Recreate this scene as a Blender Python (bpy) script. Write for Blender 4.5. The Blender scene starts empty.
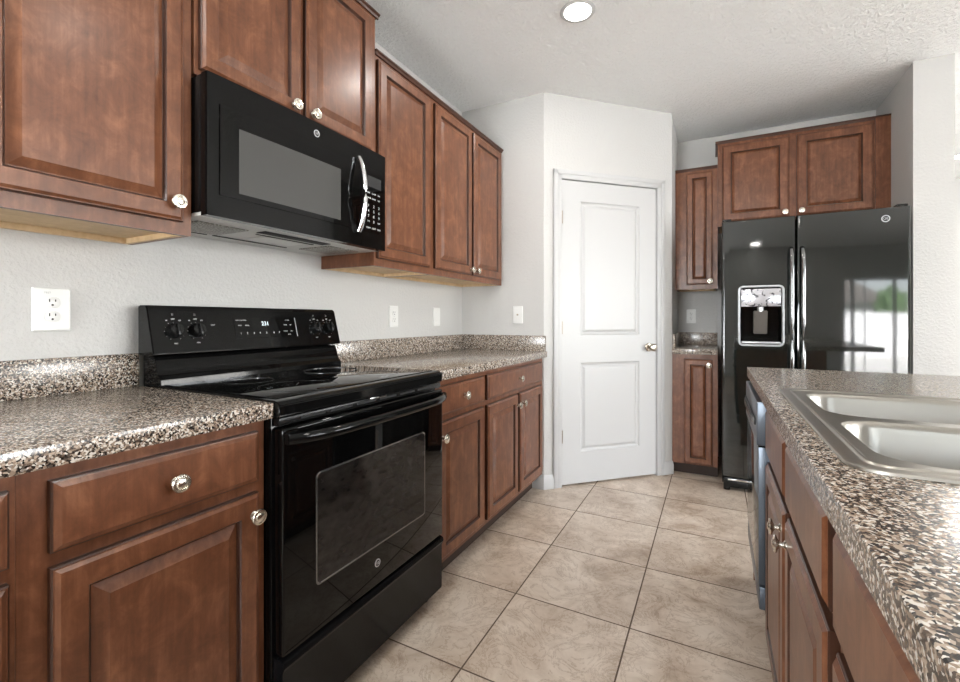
import bpy, bmesh, math, random
from mathutils import Vector, Matrix
random.seed(4)
C = bpy.context.scene.collection
scn = bpy.context.scene
PI = math.pi
R = math.radians

# ------------------------------------------------------------------ camera
F_PX, YAW, HOR = 449.63, R(27.6155), 319.56
cd = bpy.data.cameras.new('camera')
cd.sensor_fit = 'HORIZONTAL'; cd.sensor_width = 36.0
cd.lens = 36.0 * F_PX / 960.0
cd.shift_y = (HOR - 341.0) / 960.0
cd.clip_start = 0.02; cd.clip_end = 200
cam = bpy.data.objects.new('camera', cd); C.objects.link(cam)
cam.location = (1.6286, 0.0, 1.1223)
cam.rotation_euler = (R(90), 0, YAW)
scn.camera = cam

# ------------------------------------------------------------------ world, sky
w = bpy.data.worlds.new('world'); scn.world = w; w.use_nodes = True
nt = w.node_tree; nt.nodes.clear()
sky = nt.nodes.new('ShaderNodeTexSky'); sky.sky_type = 'NISHITA'
sky.sun_elevation = R(55); sky.sun_rotation = R(60); sky.sun_disc = False
sky.air_density = 1.0; sky.dust_density = 2.5; sky.ozone_density = 1.0
hsv = nt.nodes.new('ShaderNodeHueSaturation'); hsv.inputs['Saturation'].default_value = 0.45
bg = nt.nodes.new('ShaderNodeBackground'); bg.inputs['Strength'].default_value = 2.2
wo = nt.nodes.new('ShaderNodeOutputWorld')
nt.links.new(sky.outputs[0], hsv.inputs['Color']); nt.links.new(hsv.outputs[0], bg.inputs['Color'])
nt.links.new(bg.outputs[0], wo.inputs['Surface'])

# daylight arriving through the windows of the open living side, plus an added rear fill
def area(name, loc, rot, sx, sy, power, col=(0.95, 0.985, 1.0)):
    l = bpy.data.lights.new(name, 'AREA'); l.shape = 'RECTANGLE'; l.size = sx; l.size_y = sy
    l.energy = power; l.color = col
    o = bpy.data.objects.new(name, l); C.objects.link(o); o.location = loc; o.rotation_euler = rot
    return o
area('window_daylight', (6.66, 1.6, 1.40), (R(112), 0, R(90)), 1.9, 1.7, 165)
area('window_daylight', (6.66, 4.6, 1.40), (R(112), 0, R(90)), 1.9, 1.7, 115)
area('window_daylight', (0.70, -2.86, 1.50), (R(112), 0, 0), 1.1, 1.5, 120)  # fill lamp added at an invented rear window, brightens pantry and fridge wall
sd = bpy.data.lights.new('sun', 'SUN'); sd.energy = 55; sd.angle = R(0.6); sd.color = (1, 0.99, 0.97)
so = bpy.data.objects.new('sun', sd); C.objects.link(so); so.rotation_euler = (R(-38), 0, R(0))

scn.view_settings.view_transform = 'Standard'
scn.view_settings.look = 'None'
scn.view_settings.gamma = 1.0
scn.view_settings.use_curve_mapping = False
scn.view_settings.exposure = -0.03

# ------------------------------------------------------------------ materials
def newmat(name):
    m = bpy.data.materials.new(name); m.use_nodes = True
    n = m.node_tree; b = n.nodes['Principled BSDF']
    return m, n, b
def simple(name, col, rough=0.5, metal=0.0, spec=0.5, coat=0.0):
    m, n, b = newmat(name)
    b.inputs['Base Color'].default_value = (*col, 1); b.inputs['Roughness'].default_value = rough
    b.inputs['Metallic'].default_value = metal; b.inputs['Specular IOR Level'].default_value = spec
    b.inputs['Coat Weight'].default_value = coat; b.inputs['Coat Roughness'].default_value = 0.15
    return m
def N(n, t, **kw):
    x = n.nodes.new(t)
    for k, v in kw.items():
        if k in x.inputs: x.inputs[k].default_value = v
        else: setattr(x, k, v)
    return x
def ramp(n, fac, stops, interp='LINEAR'):
    r = n.nodes.new('ShaderNodeValToRGB'); r.color_ramp.interpolation = interp
    e = r.color_ramp.elements
    while len(e) < len(stops): e.new(0.5)
    for i, (p, c) in enumerate(stops):
        e[i].position = p; e[i].color = (*c, 1)
    n.links.new(fac, r.inputs[0]); return r
def math_(n, op, a, b=None, c=None):
    x = n.nodes.new('ShaderNodeMath'); x.operation = op
    for i, q in enumerate((a, b, c)):
        if q is None: continue
        if isinstance(q, (int, float)): x.inputs[i].default_value = q
        else: n.links.new(q, x.inputs[i])
    return x.outputs[0]
def bump(n, b, h, strength=0.3, dist=0.002):
    x = n.nodes.new('ShaderNodeBump'); x.inputs['Strength'].default_value = strength
    x.inputs['Distance'].default_value = dist
    n.links.new(h, x.inputs['Height']); n.links.new(x.outputs[0], b.inputs['Normal']); return x

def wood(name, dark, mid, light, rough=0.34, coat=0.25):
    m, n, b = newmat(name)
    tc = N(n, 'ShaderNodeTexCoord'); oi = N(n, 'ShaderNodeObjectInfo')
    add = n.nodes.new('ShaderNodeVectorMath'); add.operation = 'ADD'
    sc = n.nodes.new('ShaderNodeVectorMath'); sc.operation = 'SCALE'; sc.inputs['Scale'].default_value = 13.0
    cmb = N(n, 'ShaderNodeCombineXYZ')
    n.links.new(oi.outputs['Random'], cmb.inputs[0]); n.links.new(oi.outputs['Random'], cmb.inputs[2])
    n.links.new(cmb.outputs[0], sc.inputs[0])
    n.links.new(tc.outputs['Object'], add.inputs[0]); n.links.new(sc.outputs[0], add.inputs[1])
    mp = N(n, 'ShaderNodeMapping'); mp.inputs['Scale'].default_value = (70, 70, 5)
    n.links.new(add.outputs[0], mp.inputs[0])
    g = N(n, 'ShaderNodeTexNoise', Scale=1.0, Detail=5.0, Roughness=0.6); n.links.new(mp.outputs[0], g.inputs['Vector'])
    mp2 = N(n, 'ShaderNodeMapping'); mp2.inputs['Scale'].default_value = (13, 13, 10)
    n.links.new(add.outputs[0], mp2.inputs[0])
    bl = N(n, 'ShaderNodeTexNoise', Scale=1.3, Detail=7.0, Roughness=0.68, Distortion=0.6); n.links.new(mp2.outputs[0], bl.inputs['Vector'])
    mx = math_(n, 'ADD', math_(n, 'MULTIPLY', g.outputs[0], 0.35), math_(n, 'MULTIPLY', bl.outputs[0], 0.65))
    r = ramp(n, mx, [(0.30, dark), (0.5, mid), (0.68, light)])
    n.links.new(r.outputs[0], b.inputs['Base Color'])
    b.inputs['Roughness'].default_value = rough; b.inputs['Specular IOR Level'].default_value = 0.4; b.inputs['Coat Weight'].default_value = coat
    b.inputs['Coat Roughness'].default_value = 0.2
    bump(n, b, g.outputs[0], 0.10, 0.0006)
    return m
WOOD = wood('stained_maple', (0.086, 0.029, 0.0125), (0.158, 0.058, 0.026), (0.262, 0.110, 0.054), 0.34, 0.10)
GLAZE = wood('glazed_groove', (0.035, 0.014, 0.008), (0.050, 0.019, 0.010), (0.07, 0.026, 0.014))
CROWN = wood('dark_stained_moulding', (0.040, 0.016, 0.009), (0.065, 0.024, 0.013), (0.09, 0.034, 0.018))
RAWWOOD = wood('unfinished_maple', (0.55, 0.38, 0.20), (0.66, 0.48, 0.28), (0.76, 0.58, 0.36), 0.6, 0.0)
TOE = simple('dark_toe_board', (0.035, 0.017, 0.010), 0.6)

def paint(name, col, scale, strength, dist, rough=0.6):
    m, n, b = newmat(name)
    b.inputs['Base Color'].default_value = (*col, 1); b.inputs['Roughness'].default_value = rough
    tc = N(n, 'ShaderNodeTexCoord')
    t = N(n, 'ShaderNodeTexNoise', Scale=scale, Detail=4.0, Roughness=0.55); n.links.new(tc.outputs['Object'], t.inputs['Vector'])
    r = ramp(n, t.outputs[0], [(0.42, (0, 0, 0)), (0.6, (1, 1, 1))])
    bump(n, b, r.outputs[0], strength, dist); return m
WALL = paint('grey_wall_paint', (0.55, 0.543, 0.527), 75, 0.28, 0.003)
CEIL = paint('textured_ceiling_paint', (0.93, 0.935, 0.925), 60, 0.9, 0.006, 0.8)
WHITE = simple('white_trim_paint', (0.53, 0.53, 0.527), 0.38)
PLATE = simple('white_plastic_plate', (0.74, 0.74, 0.72), 0.3)
DARK = simple('dark_recess', (0.01, 0.01, 0.01), 0.7)

def laminate():
    m, n, b = newmat('speckled_granite_laminate')
    tc = N(n, 'ShaderNodeTexCoord')
    nz = N(n, 'ShaderNodeTexNoise', Scale=90.0, Detail=2.0); n.links.new(tc.outputs['Object'], nz.inputs['Vector'])
    dv = n.nodes.new('ShaderNodeVectorMath'); dv.operation = 'MULTIPLY_ADD'
    dv.inputs[1].default_value = (0.006, 0.006, 0.006)
    n.links.new(nz.outputs['Color'], dv.inputs[0]); n.links.new(tc.outputs['Object'], dv.inputs[2])
    v = N(n, 'ShaderNodeTexVoronoi', Scale=310.0, Randomness=1.0); n.links.new(dv.outputs[0], v.inputs['Vector'])
    sep = N(n, 'ShaderNodeSeparateColor'); n.links.new(v.outputs['Color'], sep.inputs[0])
    r = ramp(n, sep.outputs[0], [(0.0, (0.018, 0.016, 0.015)), (0.20, (0.095, 0.073, 0.058)), (0.38, (0.26, 0.192, 0.143)),
                                 (0.58, (0.41, 0.33, 0.26)), (0.78, (0.63, 0.585, 0.525))], 'CONSTANT')
    v2 = N(n, 'ShaderNodeTexVoronoi', Scale=190.0); n.links.new(dv.outputs[0], v2.inputs['Vector'])
    sep2 = N(n, 'ShaderNodeSeparateColor'); n.links.new(v2.outputs['Color'], sep2.inputs[0])
    r2 = ramp(n, sep2.outputs[1], [(0.0, (0.25, 0.21, 0.19)), (0.16, (1, 1, 1))], 'CONSTANT')
    mx = n.nodes.new('ShaderNodeMix'); mx.data_type = 'RGBA'; mx.blend_type = 'MULTIPLY'; mx.inputs[0].default_value = 0.8
    n.links.new(r.outputs[0], mx.inputs[6]); n.links.new(r2.outputs[0], mx.inputs[7])
    n.links.new(mx.outputs[2], b.inputs['Base Color'])
    b.inputs['Roughness'].default_value = 0.20; b.inputs['Specular IOR Level'].default_value = 0.6
    return m
LAM = laminate()

GX, GY, TS = 0.9046, 1.253, 0.4479
def tiles():
    m, n, b = newmat('beige_ceramic_tile')
    tc = N(n, 'ShaderNodeTexCoord'); sp = N(n, 'ShaderNodeSeparateXYZ'); n.links.new(tc.outputs['Object'], sp.inputs[0])
    ms = []; ids = []
    for ax, g in ((0, GX), (1, GY)):
        q = math_(n, 'DIVIDE', math_(n, 'SUBTRACT', sp.outputs[ax], g), TS)
        fl = math_(n, 'FLOOR', q); fr = math_(n, 'SUBTRACT', q, fl)
        d = math_(n, 'MINIMUM', fr, math_(n, 'SUBTRACT', 1.0, fr))
        ms.append(d); ids.append(fl)
    d = math_(n, 'MINIMUM', ms[0], ms[1])
    cmb = N(n, 'ShaderNodeCombineXYZ'); n.links.new(ids[0], cmb.inputs[0]); n.links.new(ids[1], cmb.inputs[1])
    wn = N(n, 'ShaderNodeTexWhiteNoise'); wn.noise_dimensions = '3D'; n.links.new(cmb.outputs[0], wn.inputs[0])
    off = n.nodes.new('ShaderNodeVectorMath'); off.operation = 'MULTIPLY_ADD'; off.inputs[1].default_value = (7, 7, 7)
    n.links.new(wn.outputs['Color'], off.inputs[0]); n.links.new(tc.outputs['Object'], off.inputs[2])
    a = N(n, 'ShaderNodeTexNoise', Scale=4.5, Detail=9.0, Roughness=0.66, Distortion=0.5); n.links.new(off.outputs[0], a.inputs['Vector'])
    vein = N(n, 'ShaderNodeTexNoise', Scale=7.0, Detail=8.0, Roughness=0.72, Distortion=1.6); n.links.new(off.outputs[0], vein.inputs['Vector'])
    r = ramp(n, a.outputs[0], [(0.30, (0.33, 0.240, 0.170)), (0.45, (0.52, 0.42, 0.33)), (0.58, (0.64, 0.545, 0.45)), (0.74, (0.72, 0.64, 0.55))])
    vr = ramp(n, vein.outputs[0], [(0.475, (1, 1, 1)), (0.5, (0.62, 0.55, 0.49)), (0.525, (1, 1, 1))])
    mx = n.nodes.new('ShaderNodeMix'); mx.data_type = 'RGBA'; mx.blend_type = 'MULTIPLY'; mx.inputs[0].default_value = 0.75
    n.links.new(r.outputs[0], mx.inputs[6]); n.links.new(vr.outputs[0], mx.inputs[7])
    tone = n.nodes.new('ShaderNodeHueSaturation'); n.links.new(mx.outputs[2], tone.inputs['Color'])
    n.links.new(math_(n, 'ADD', math_(n, 'MULTIPLY', wn.outputs['Value'], 0.14), 0.93), tone.inputs['Value'])
    gm = math_(n, 'LESS_THAN', d, 0.0062)
    mg = n.nodes.new('ShaderNodeMix'); mg.data_type = 'RGBA'
    n.links.new(gm, mg.inputs[0]); n.links.new(tone.outputs[0], mg.inputs[6]); mg.inputs[7].default_value = (0.105, 0.068, 0.045, 1)
    n.links.new(mg.outputs[2], b.inputs['Base Color'])
    n.links.new(math_(n, 'ADD', math_(n, 'MULTIPLY', gm, 0.5), 0.30), b.inputs['Roughness'])
    hh = math_(n, 'SUBTRACT', math_(n, 'MULTIPLY', a.outputs[0], 0.25), gm)
    bump(n, b, hh, 0.4, 0.002); return m
TILE = tiles()

BLACK = simple('black_gloss_enamel', (0.004, 0.004, 0.004), 0.08, spec=0.22)
BLKGLASS = simple('black_glass', (0.002, 0.002, 0.002), 0.03, spec=0.25)
DRAWERBLK = simple('black_drawer_enamel', (0.006, 0.006, 0.0065), 0.2, spec=0.1)
BEZEL = simple('dark_grey_bezel', (0.25, 0.25, 0.25), 0.15, 0.8)
BLKPLAST = simple('black_plastic', (0.008, 0.008, 0.008), 0.25, spec=0.3)
SCREEN = simple('grey_microwave_window_screen', (0.075, 0.075, 0.072), 0.12, spec=0.25)
def oven_window():
    m, n, b = newmat('smoked_oven_window')
    tc = N(n, 'ShaderNodeTexCoord'); mp = N(n, 'ShaderNodeMapping'); mp.inputs['Scale'].default_value = (14, 14, 26)
    n.links.new(tc.outputs['Object'], mp.inputs[0])
    t = N(n, 'ShaderNodeTexNoise', Scale=1.5, Detail=4.0); n.links.new(mp.outputs[0], t.inputs['Vector'])
    r = ramp(n, t.outputs[0], [(0.35, (0.012, 0.010, 0.009)), (0.7, (0.028, 0.024, 0.022))])
    n.links.new(r.outputs[0], b.inputs['Base Color']); b.inputs['Roughness'].default_value = 0.05; b.inputs['Specular IOR Level'].default_value = 0.3; return m
OVENWIN = oven_window()
def fridge_mat():
    m, n, b = newmat('black_refrigerator_enamel')
    b.inputs['Base Color'].default_value = (0.008, 0.010, 0.009, 1); b.inputs['Roughness'].default_value = 0.05
    b.inputs['Specular IOR Level'].default_value = 0.9
    tc = N(n, 'ShaderNodeTexCoord')
    t = N(n, 'ShaderNodeTexNoise', Scale=3.0, Detail=1.0); n.links.new(tc.outputs['Object'], t.inputs['Vector'])
    bump(n, b, t.outputs[0], 0.05, 0.003); return m
FRIDGE = fridge_mat()
NICKEL = simple('satin_nickel', (0.72, 0.68, 0.60), 0.25, 1.0)
CHROME = simple('chrome', (0.75, 0.75, 0.76), 0.12, 1.0)
DKCHROME = simple('dark_chrome', (0.22, 0.22, 0.22), 0.12, 1.0)
BRONZE = simple('aged_nickel', (0.42, 0.37, 0.31), 0.28, 1.0)
SILVER = simple('silver_plastic', (0.55, 0.56, 0.58), 0.3, 0.6)
DWGREY = simple('blue_grey_steel', (0.085, 0.10, 0.12), 0.3, 0.6)
UNDER = simple('light_grey_metal', (0.62, 0.62, 0.60), 0.4, 0.2)
MARK = simple('white_print', (0.75, 0.75, 0.75), 0.5)
def steel():
    m, n, b = newmat('brushed_stainless')
    tc = N(n, 'ShaderNodeTexCoord'); mp = N(n, 'ShaderNodeMapping'); mp.inputs['Scale'].default_value = (8, 700, 700)
    n.links.new(tc.outputs['Object'], mp.inputs[0])
    t = N(n, 'ShaderNodeTexNoise', Scale=1.0, Detail=3.0); n.links.new(mp.outputs[0], t.inputs['Vector'])
    b.inputs['Base Color'].default_value = (0.42, 0.40, 0.36, 1); b.inputs['Metallic'].default_value = 1.0
    n.links.new(math_(n, 'ADD', math_(n, 'MULTIPLY', t.outputs[0], 0.16), 0.24), b.inputs['Roughness'])
    bump(n, b, t.outputs[0], 0.05, 0.0005); return m
STEEL = steel()
def mesh_filter():
    m, n, b = newmat('aluminium_mesh_filter')
    tc = N(n, 'ShaderNodeTexCoord')
    v = N(n, 'ShaderNodeTexVoronoi', Scale=160.0); n.links.new(tc.outputs['Object'], v.inputs['Vector'])
    r = ramp(n, v.outputs['Distance'], [(0.2, (0.50, 0.48, 0.44)), (0.6, (0.16, 0.15, 0.13))])
    n.links.new(r.outputs[0], b.inputs['Base Color']); b.inputs['Metallic'].default_value = 0.4; b.inputs['Roughness'].default_value = 0.4
    bump(n, b, v.outputs['Distance'], 0.5, 0.002); return m
FILTER = mesh_filter()
def pattern_panel():
    m, n, b = newmat('silver_reflective_panel')
    tc = N(n, 'ShaderNodeTexCoord'); t = N(n, 'ShaderNodeTexNoise', Scale=26.0, Detail=3.0, Distortion=1.0)
    n.links.new(tc.outputs['Object'], t.inputs['Vector'])
    r = ramp(n, t.outputs[0], [(0.36, (0.05, 0.05, 0.06)), (0.44, (0.62, 0.62, 0.66))])
    n.links.new(r.outputs[0], b.inputs['Base Color']); b.inputs['Metallic'].default_value = 0.5; b.inputs['Roughness'].default_value = 0.15; return m
DISPPANEL = pattern_panel()
def emit(name, col, s):
    m, n, b = newmat(name)
    b.inputs['Base Color'].default_value = (*col, 1)
    b.inputs['Emission Color'].default_value = (*col, 1); b.inputs['Emission Strength'].default_value = s; return m
LENS = emit('lit_lamp_lens', (1, 0.97, 0.92), 9.0)
DIGIT = emit('lit_clock_digits', (0.85, 0.95, 1.0), 0.9)
def glass():
    m, n, b = newmat('clear_window_glass')
    n.nodes.remove(b)
    t = N(n, 'ShaderNodeBsdfTransparent'); g = N(n, 'ShaderNodeBsdfGlossy', Roughness=0.0)
    f = N(n, 'ShaderNodeFresnel', IOR=1.45); mx = N(n, 'ShaderNodeMixShader')
    n.links.new(f.outputs[0], mx.inputs[0]); n.links.new(t.outputs[0], mx.inputs[1]); n.links.new(g.outputs[0], mx.inputs[2])
    n.links.new(mx.outputs[0], n.nodes['Material Output'].inputs['Surface']); return m
GLASS = glass()
def leafy():
    m, n, b = newmat('hedge_leaves')
    tc = N(n, 'ShaderNodeTexCoord'); t = N(n, 'ShaderNodeTexNoise', Scale=8.0, Detail=5.0); n.links.new(tc.outputs['Object'], t.inputs['Vector'])
    r = ramp(n, t.outputs[0], [(0.35, (0.02, 0.045, 0.015)), (0.65, (0.10, 0.17, 0.06))]); n.links.new(r.outputs[0], b.inputs['Base Color'])
    b.inputs['Roughness'].default_value = 0.7; return m
LEAF = leafy()
FENCE = simple('white_fence_paint', (0.85, 0.85, 0.85), 0.5)
PATIO = paint('patio_concrete', (0.55, 0.54, 0.51), 20, 0.2, 0.002, 0.8)
HOUSEW = simple('grey_stucco', (0.45, 0.44, 0.43), 0.8)
HOUSER = simple('brown_shingle', (0.18, 0.16, 0.15), 0.8)

# ------------------------------------------------------------------ mesh helpers
class MB:
    def __init__(s): s.v = []; s.f = []; s.m = []; s.mi = 0
    def add(s, vs, fs, mi=None):
        o = len(s.v); s.v += [tuple(p) for p in vs]
        for f in fs: s.f.append(tuple(i + o for i in f)); s.m.append(s.mi if mi is None else mi)
        return s
    def bm(s, b, mi=None):
        b.verts.ensure_lookup_table(); b.verts.index_update()
        s.add([v.co[:] for v in b.verts], [[v.index for v in f.verts] for f in b.faces], mi); b.free(); return s
    def box(s, x0, x1, y0, y1, z0, z1, bev=0.0, seg=2, mi=None):
        b = bmesh.new(); bmesh.ops.create_cube(b, size=1.0)
        for v in b.verts:
            v.co = ((x0 + x1) / 2 + v.co.x * (x1 - x0), (y0 + y1) / 2 + v.co.y * (y1 - y0), (z0 + z1) / 2 + v.co.z * (z1 - z0))
        if bev: bmesh.ops.bevel(b, geom=b.edges[:], offset=bev, segments=seg, affect='EDGES', profile=0.5)
        return s.bm(b, mi)
    def prism(s, pts, lo, hi, axis='z', bev=0.0, mi=None):
        """polygon pts extruded from lo to hi along axis (pts given in the other two axes, in xyz order)"""
        def P(a, b, t): return {'z': (a, b, t), 'x': (t, a, b), 'y': (a, t, b)}[axis]
        b = bmesh.new(); A = [b.verts.new(P(*p, lo)) for p in pts]; B = [b.verts.new(P(*p, hi)) for p in pts]
        n = len(pts); b.faces.new(A); b.faces.new(B)
        for i in range(n): b.faces.new((A[i], A[(i + 1) % n], B[(i + 1) % n], B[i]))
        bmesh.ops.recalc_face_normals(b, faces=b.faces[:])
        if bev: bmesh.ops.bevel(b, geom=b.edges[:], offset=bev, segments=2, affect='EDGES')
        return s.bm(b, mi)
    def loops(s, loops, close0=True, close1=True, mi=None, mis=None):
        n = len(loops[0]); vs = [p for l in loops for p in l]; fs = []; ms = []
        for k in range(len(loops) - 1):
            for i in range(n):
                j = (i + 1) % n; fs.append((k * n + i, k * n + j, (k + 1) * n + j, (k + 1) * n + i)); ms.append(mis[k] if mis else (s.mi if mi is None else mi))
        if close0: fs.append(tuple(range(n))[::-1]); ms.append(mis[0] if mis else (s.mi if mi is None else mi))
        if close1: fs.append(tuple((len(loops) - 1) * n + i for i in range(n))); ms.append(mis[-1] if mis else (s.mi if mi is None else mi))
        o = len(s.v); s.v += [tuple(p) for p in vs]
        for f, m in zip(fs, ms): s.f.append(tuple(i + o for i in f)); s.m.append(m)
        return s
    def lathe(s, prof, org, axis, n=20, mi=None):
        a = Vector(axis).normalized(); t = Vector((0, 0, 1)) if abs(a.z) < 0.9 else Vector((1, 0, 0))
        u = a.cross(t).normalized(); v = a.cross(u); O = Vector(org)
        ls = [[O + a * h + (u * math.cos(2 * PI * i / n) + v * math.sin(2 * PI * i / n)) * max(r, 1e-5) for i in range(n)] for r, h in prof]
        return s.loops(ls, mi=mi)
    def tube(s, pts, r, n=12, mi=None, ry=None):
        P = [Vector(p) for p in pts]; ls = []
        up = None
        for i, p in enumerate(P):
            d = (P[min(i + 1, len(P) - 1)] - P[max(i - 1, 0)]).normalized()
            if up is None: up = Vector((0, 0, 1)) if abs(d.z) < 0.9 else Vector((1, 0, 0))
            u = d.cross(up).normalized(); v = u.cross(d)
            ls.append([p + u * math.cos(2 * PI * k / n) * r + v * math.sin(2 * PI * k / n) * (ry or r) for k in range(n)])
        return s.loops(ls, mi=mi)
    def text(s, body, size, org, u, v, nrm, ext=0.0004, align='CENTER', mi=None):
        c = bpy.data.curves.new('t', 'FONT'); c.body = body; c.size = size; c.align_x = align; c.align_y = 'CENTER'; c.extrude = ext
        o = bpy.data.objects.new('t', c); me = bpy.data.meshes.new_from_object(o)
        M = Matrix((Vector(u).normalized(), Vector(v).normalized(), Vector(nrm).normalized())).transposed()
        s.add([M @ q.co + Vector(org) for q in me.vertices], [list(p.vertices) for p in me.polygons], mi)
        bpy.data.objects.remove(o); bpy.data.curves.remove(c); bpy.data.meshes.remove(me); return s
    def xf(s, M):
        s.v = [tuple(M @ Vector(p)) for p in s.v]; return s
    def build(s, name, mats, parent=None, smooth=True):
        me = bpy.data.meshes.new(name); me.from_pydata(s.v, [], s.f)
        if not isinstance(mats, (list, tuple)): mats = [mats]
        for m in mats: me.materials.append(m)
        for p, i in zip(me.polygons, s.m): p.material_index = i
        b = bmesh.new(); b.from_mesh(me); bmesh.ops.recalc_face_normals(b, faces=b.faces[:]); b.to_mesh(me); b.free()
        if smooth:
            me.shade_smooth(); me.set_sharp_from_angle(angle=R(32))
        o = bpy.data.objects.new(name, me); C.objects.link(o)
        if parent: o.parent = parent
        return o
def rrect(x0, x1, y0, y1, r, z, n=6):
    pts = []
    for cx, cy, a in ((x1 - r, y1 - r, 0), (x0 + r, y1 - r, 90), (x0 + r, y0 + r, 180), (x1 - r, y0 + r, 270)):
        for k in range(n + 1):
            t = R(a + 90 * k / n); pts.append((cx + r * math.cos(t), cy + r * math.sin(t), z))
    return pts
def thing(name, label, cat, loc=(0, 0, 0), rotz=0.0, group=None):
    o = bpy.data.objects.new(name, None); C.objects.link(o); o.empty_display_size = 0.1
    o.location = loc; o.rotation_euler = (0, 0, rotz); o['label'] = label; o['category'] = cat
    if group: o['group'] = group
    return o
def tag(o, label, cat, group=None):
    o['label'] = label; o['category'] = cat
    if group: o['group'] = group
    return o
def struct(o): o['kind'] = 'structure'; return o

# ------------------------------------------------------------------ room shell
CH = 2.625
struct(MB().box(-0.12, 6.62, -2.82, 6.72, -0.10, 0.0).build('floor', TILE, smooth=False))
struct(MB().box(-0.12, 6.62, -2.82, 6.72, CH, CH + 0.1).build('ceiling', CEIL, smooth=False))
struct(MB().box(-0.12, 0.0, -2.82, 4.29, 0, CH).build('wall_left', WALL, smooth=False))
struct(MB().prism([(0, 2.83), (0.624, 2.83), (0.55, 2.95), (0, 2.95)], 0, CH).build('wall_return', WALL, smooth=False))
DG = (0.624, 2.83)
dgw = MB().box(0, 0.124, 0, 0.12, 0, CH).box(0.894, 1.0253, 0, 0.12, 0, CH).box(0.124, 0.894, 0, 0.12, 2.072, CH)
o = struct(dgw.build('wall_pantry', WALL, smooth=False)); o.location = (*DG, 0); o.rotation_euler = (0, 0, R(45))
struct(MB().prism([(1.349, 3.555), (1.349, 4.17), (1.24, 4.17), (1.24, 3.62)], 0, CH).build('wall_pantry_side', WALL, smooth=False))
struct(MB().box(0.0, 2.65, 4.17, 4.29, 0, CH).build('wall_back', WALL, smooth=False))
struct(MB().box(2.65, 2.827, 3.49, 6.60, 0, CH).build('wall_fridge_side', WALL, smooth=False))
struct(MB().box(2.827, 6.62, 6.60, 6.72, 0, CH).build('wall_far', WALL, smooth=False))
def holed(a0, a1, holes, c0, c1, axis):
    """wall running along `axis` from a0 to a1 with holes (h0,h1,z0,z1)"""
    mb = MB(); cur = a0
    def bx(p, q, z0, z1):
        if q - p < 1e-4 or z1 - z0 < 1e-4: return
        if axis == 'x': mb.box(p, q, c0, c1, z0, z1)
        else: mb.box(c0, c1, p, q, z0, z1)
    for h0, h1, z0, z1 in holes:
        bx(cur, h0, 0, CH); bx(h0, h1, 0, z0); bx(h0, h1, z1, CH); cur = h1
    bx(cur, a1, 0, CH); return mb
WR = [(0.65, 2.55, 0.55, 2.25), (3.65, 5.55, 0.55, 2.25)]
WB = [(0.15, 1.25, 0.75, 2.25), (3.45, 5.20, 0.0, 2.00)]
struct(holed(-2.70, 6.60, WR, 6.50, 6.62, 'y').build('wall_right', WALL, smooth=False))
struct(holed(0, 6.50, WB, -2.82, -2.70, 'x').build('wall_rear', WALL, smooth=False))

def window(idx, axis, h, c, nm):
    h0, h1, z0, z1 = h; r = bpy.data.objects.new('window_%d' % idx, None); C.objects.link(r); struct(r)
    mb = MB(); gl = MB(); fw = 0.045
    def bx(m, p, q, za, zb, d=0.05):
        if axis == 'x': m.box(p, q, c - d / 2, c + d / 2, za, zb)
        else: m.box(c - d / 2, c + d / 2, p, q, za, zb)
    bx(mb, h0, h0 + fw, z0, z1); bx(mb, h1 - fw, h1, z0, z1); bx(mb, h0 + fw, h1 - fw, z0, z0 + fw); bx(mb, h0 + fw, h1 - fw, z1 - fw, z1)
    for m in nm: bx(mb, m[0], m[1], z0 + fw, z1 - fw)
    bx(gl, h0 + fw, h1 - fw, z0 + fw, z1 - fw, 0.004)
    mb.build('window_frame', WHITE, r, False); gl.build('pane', GLASS, r, False)
window(4, 'x', WB[0], -2.76, [(0.68, 0.72)])  # invented rear window around the added fill lamp, clear of the fridge reflection
window(1, 'x', WB[1], -2.76, [(3.61, 3.69), (3.885, 3.905), (4.45, 4.52)])
window(2, 'y', WR[0], 6.56, [(1.58, 1.62)])
window(3, 'y', WR[1], 6.56, [(4.58, 4.62)])

# pantry door with its jamb and casing (all in the frame of the diagonal wall)
def on_diag(o): o.location = (*DG, 0); o.rotation_euler = (0, 0, R(45)); return o
D0, D1, DZ = 0.130, 0.888, 2.062
cas = MB()
def casing_piece(mb, x0, x1, z0, z1, inner):
    # two-step profile, thicker at the outer edge
    if inner == 'r': mb.box(x0, x0 + 0.03, -0.017, -0.0005, z0, z1, 0.003).box(x0 + 0.026, x1, -0.012, -0.0005, z0, z1, 0.003)
    elif inner == 'l': mb.box(x1 - 0.03, x1, -0.017, -0.0005, z0, z1, 0.003).box(x0, x1 - 0.026, -0.012, -0.0005, z0, z1, 0.003)
    else: mb.box(x0, x1, -0.017, -0.0005, z1 - 0.03, z1, 0.003).box(x0, x1, -0.012, -0.0005, z0, z1 - 0.026, 0.003)
casing_piece(cas, D0 - 0.062, D0 - 0.002, 0, DZ + 0.062, 'r')
casing_piece(cas, D1 + 0.002, D1 + 0.062, 0, DZ + 0.062, 'l')
casing_piece(cas, D0 - 0.062, D1 + 0.062, DZ + 0.004, DZ + 0.064, 't')
cas.box(D0 - 0.0055, D0 - 0.0005, -0.002, 0.115, 0, DZ + 0.006).box(D1 + 0.0005, D1 + 0.0055, -0.002, 0.115, 0, DZ + 0.006).box(D0, D1, -0.002, 0.115, DZ + 0.003, DZ + 0.009)
on_diag(struct(cas.build('trim_1', WHITE)))
door = bpy.data.objects.new('door_1', None); C.objects.link(door); on_diag(struct(door))
FY = 0.001   # face of door, recessed in the jamb
def rect(x0, x1, z0, z1, y): return [(x0, y, z0), (x1, y, z0), (x1, y, z1), (x0, y, z1)]
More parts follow.
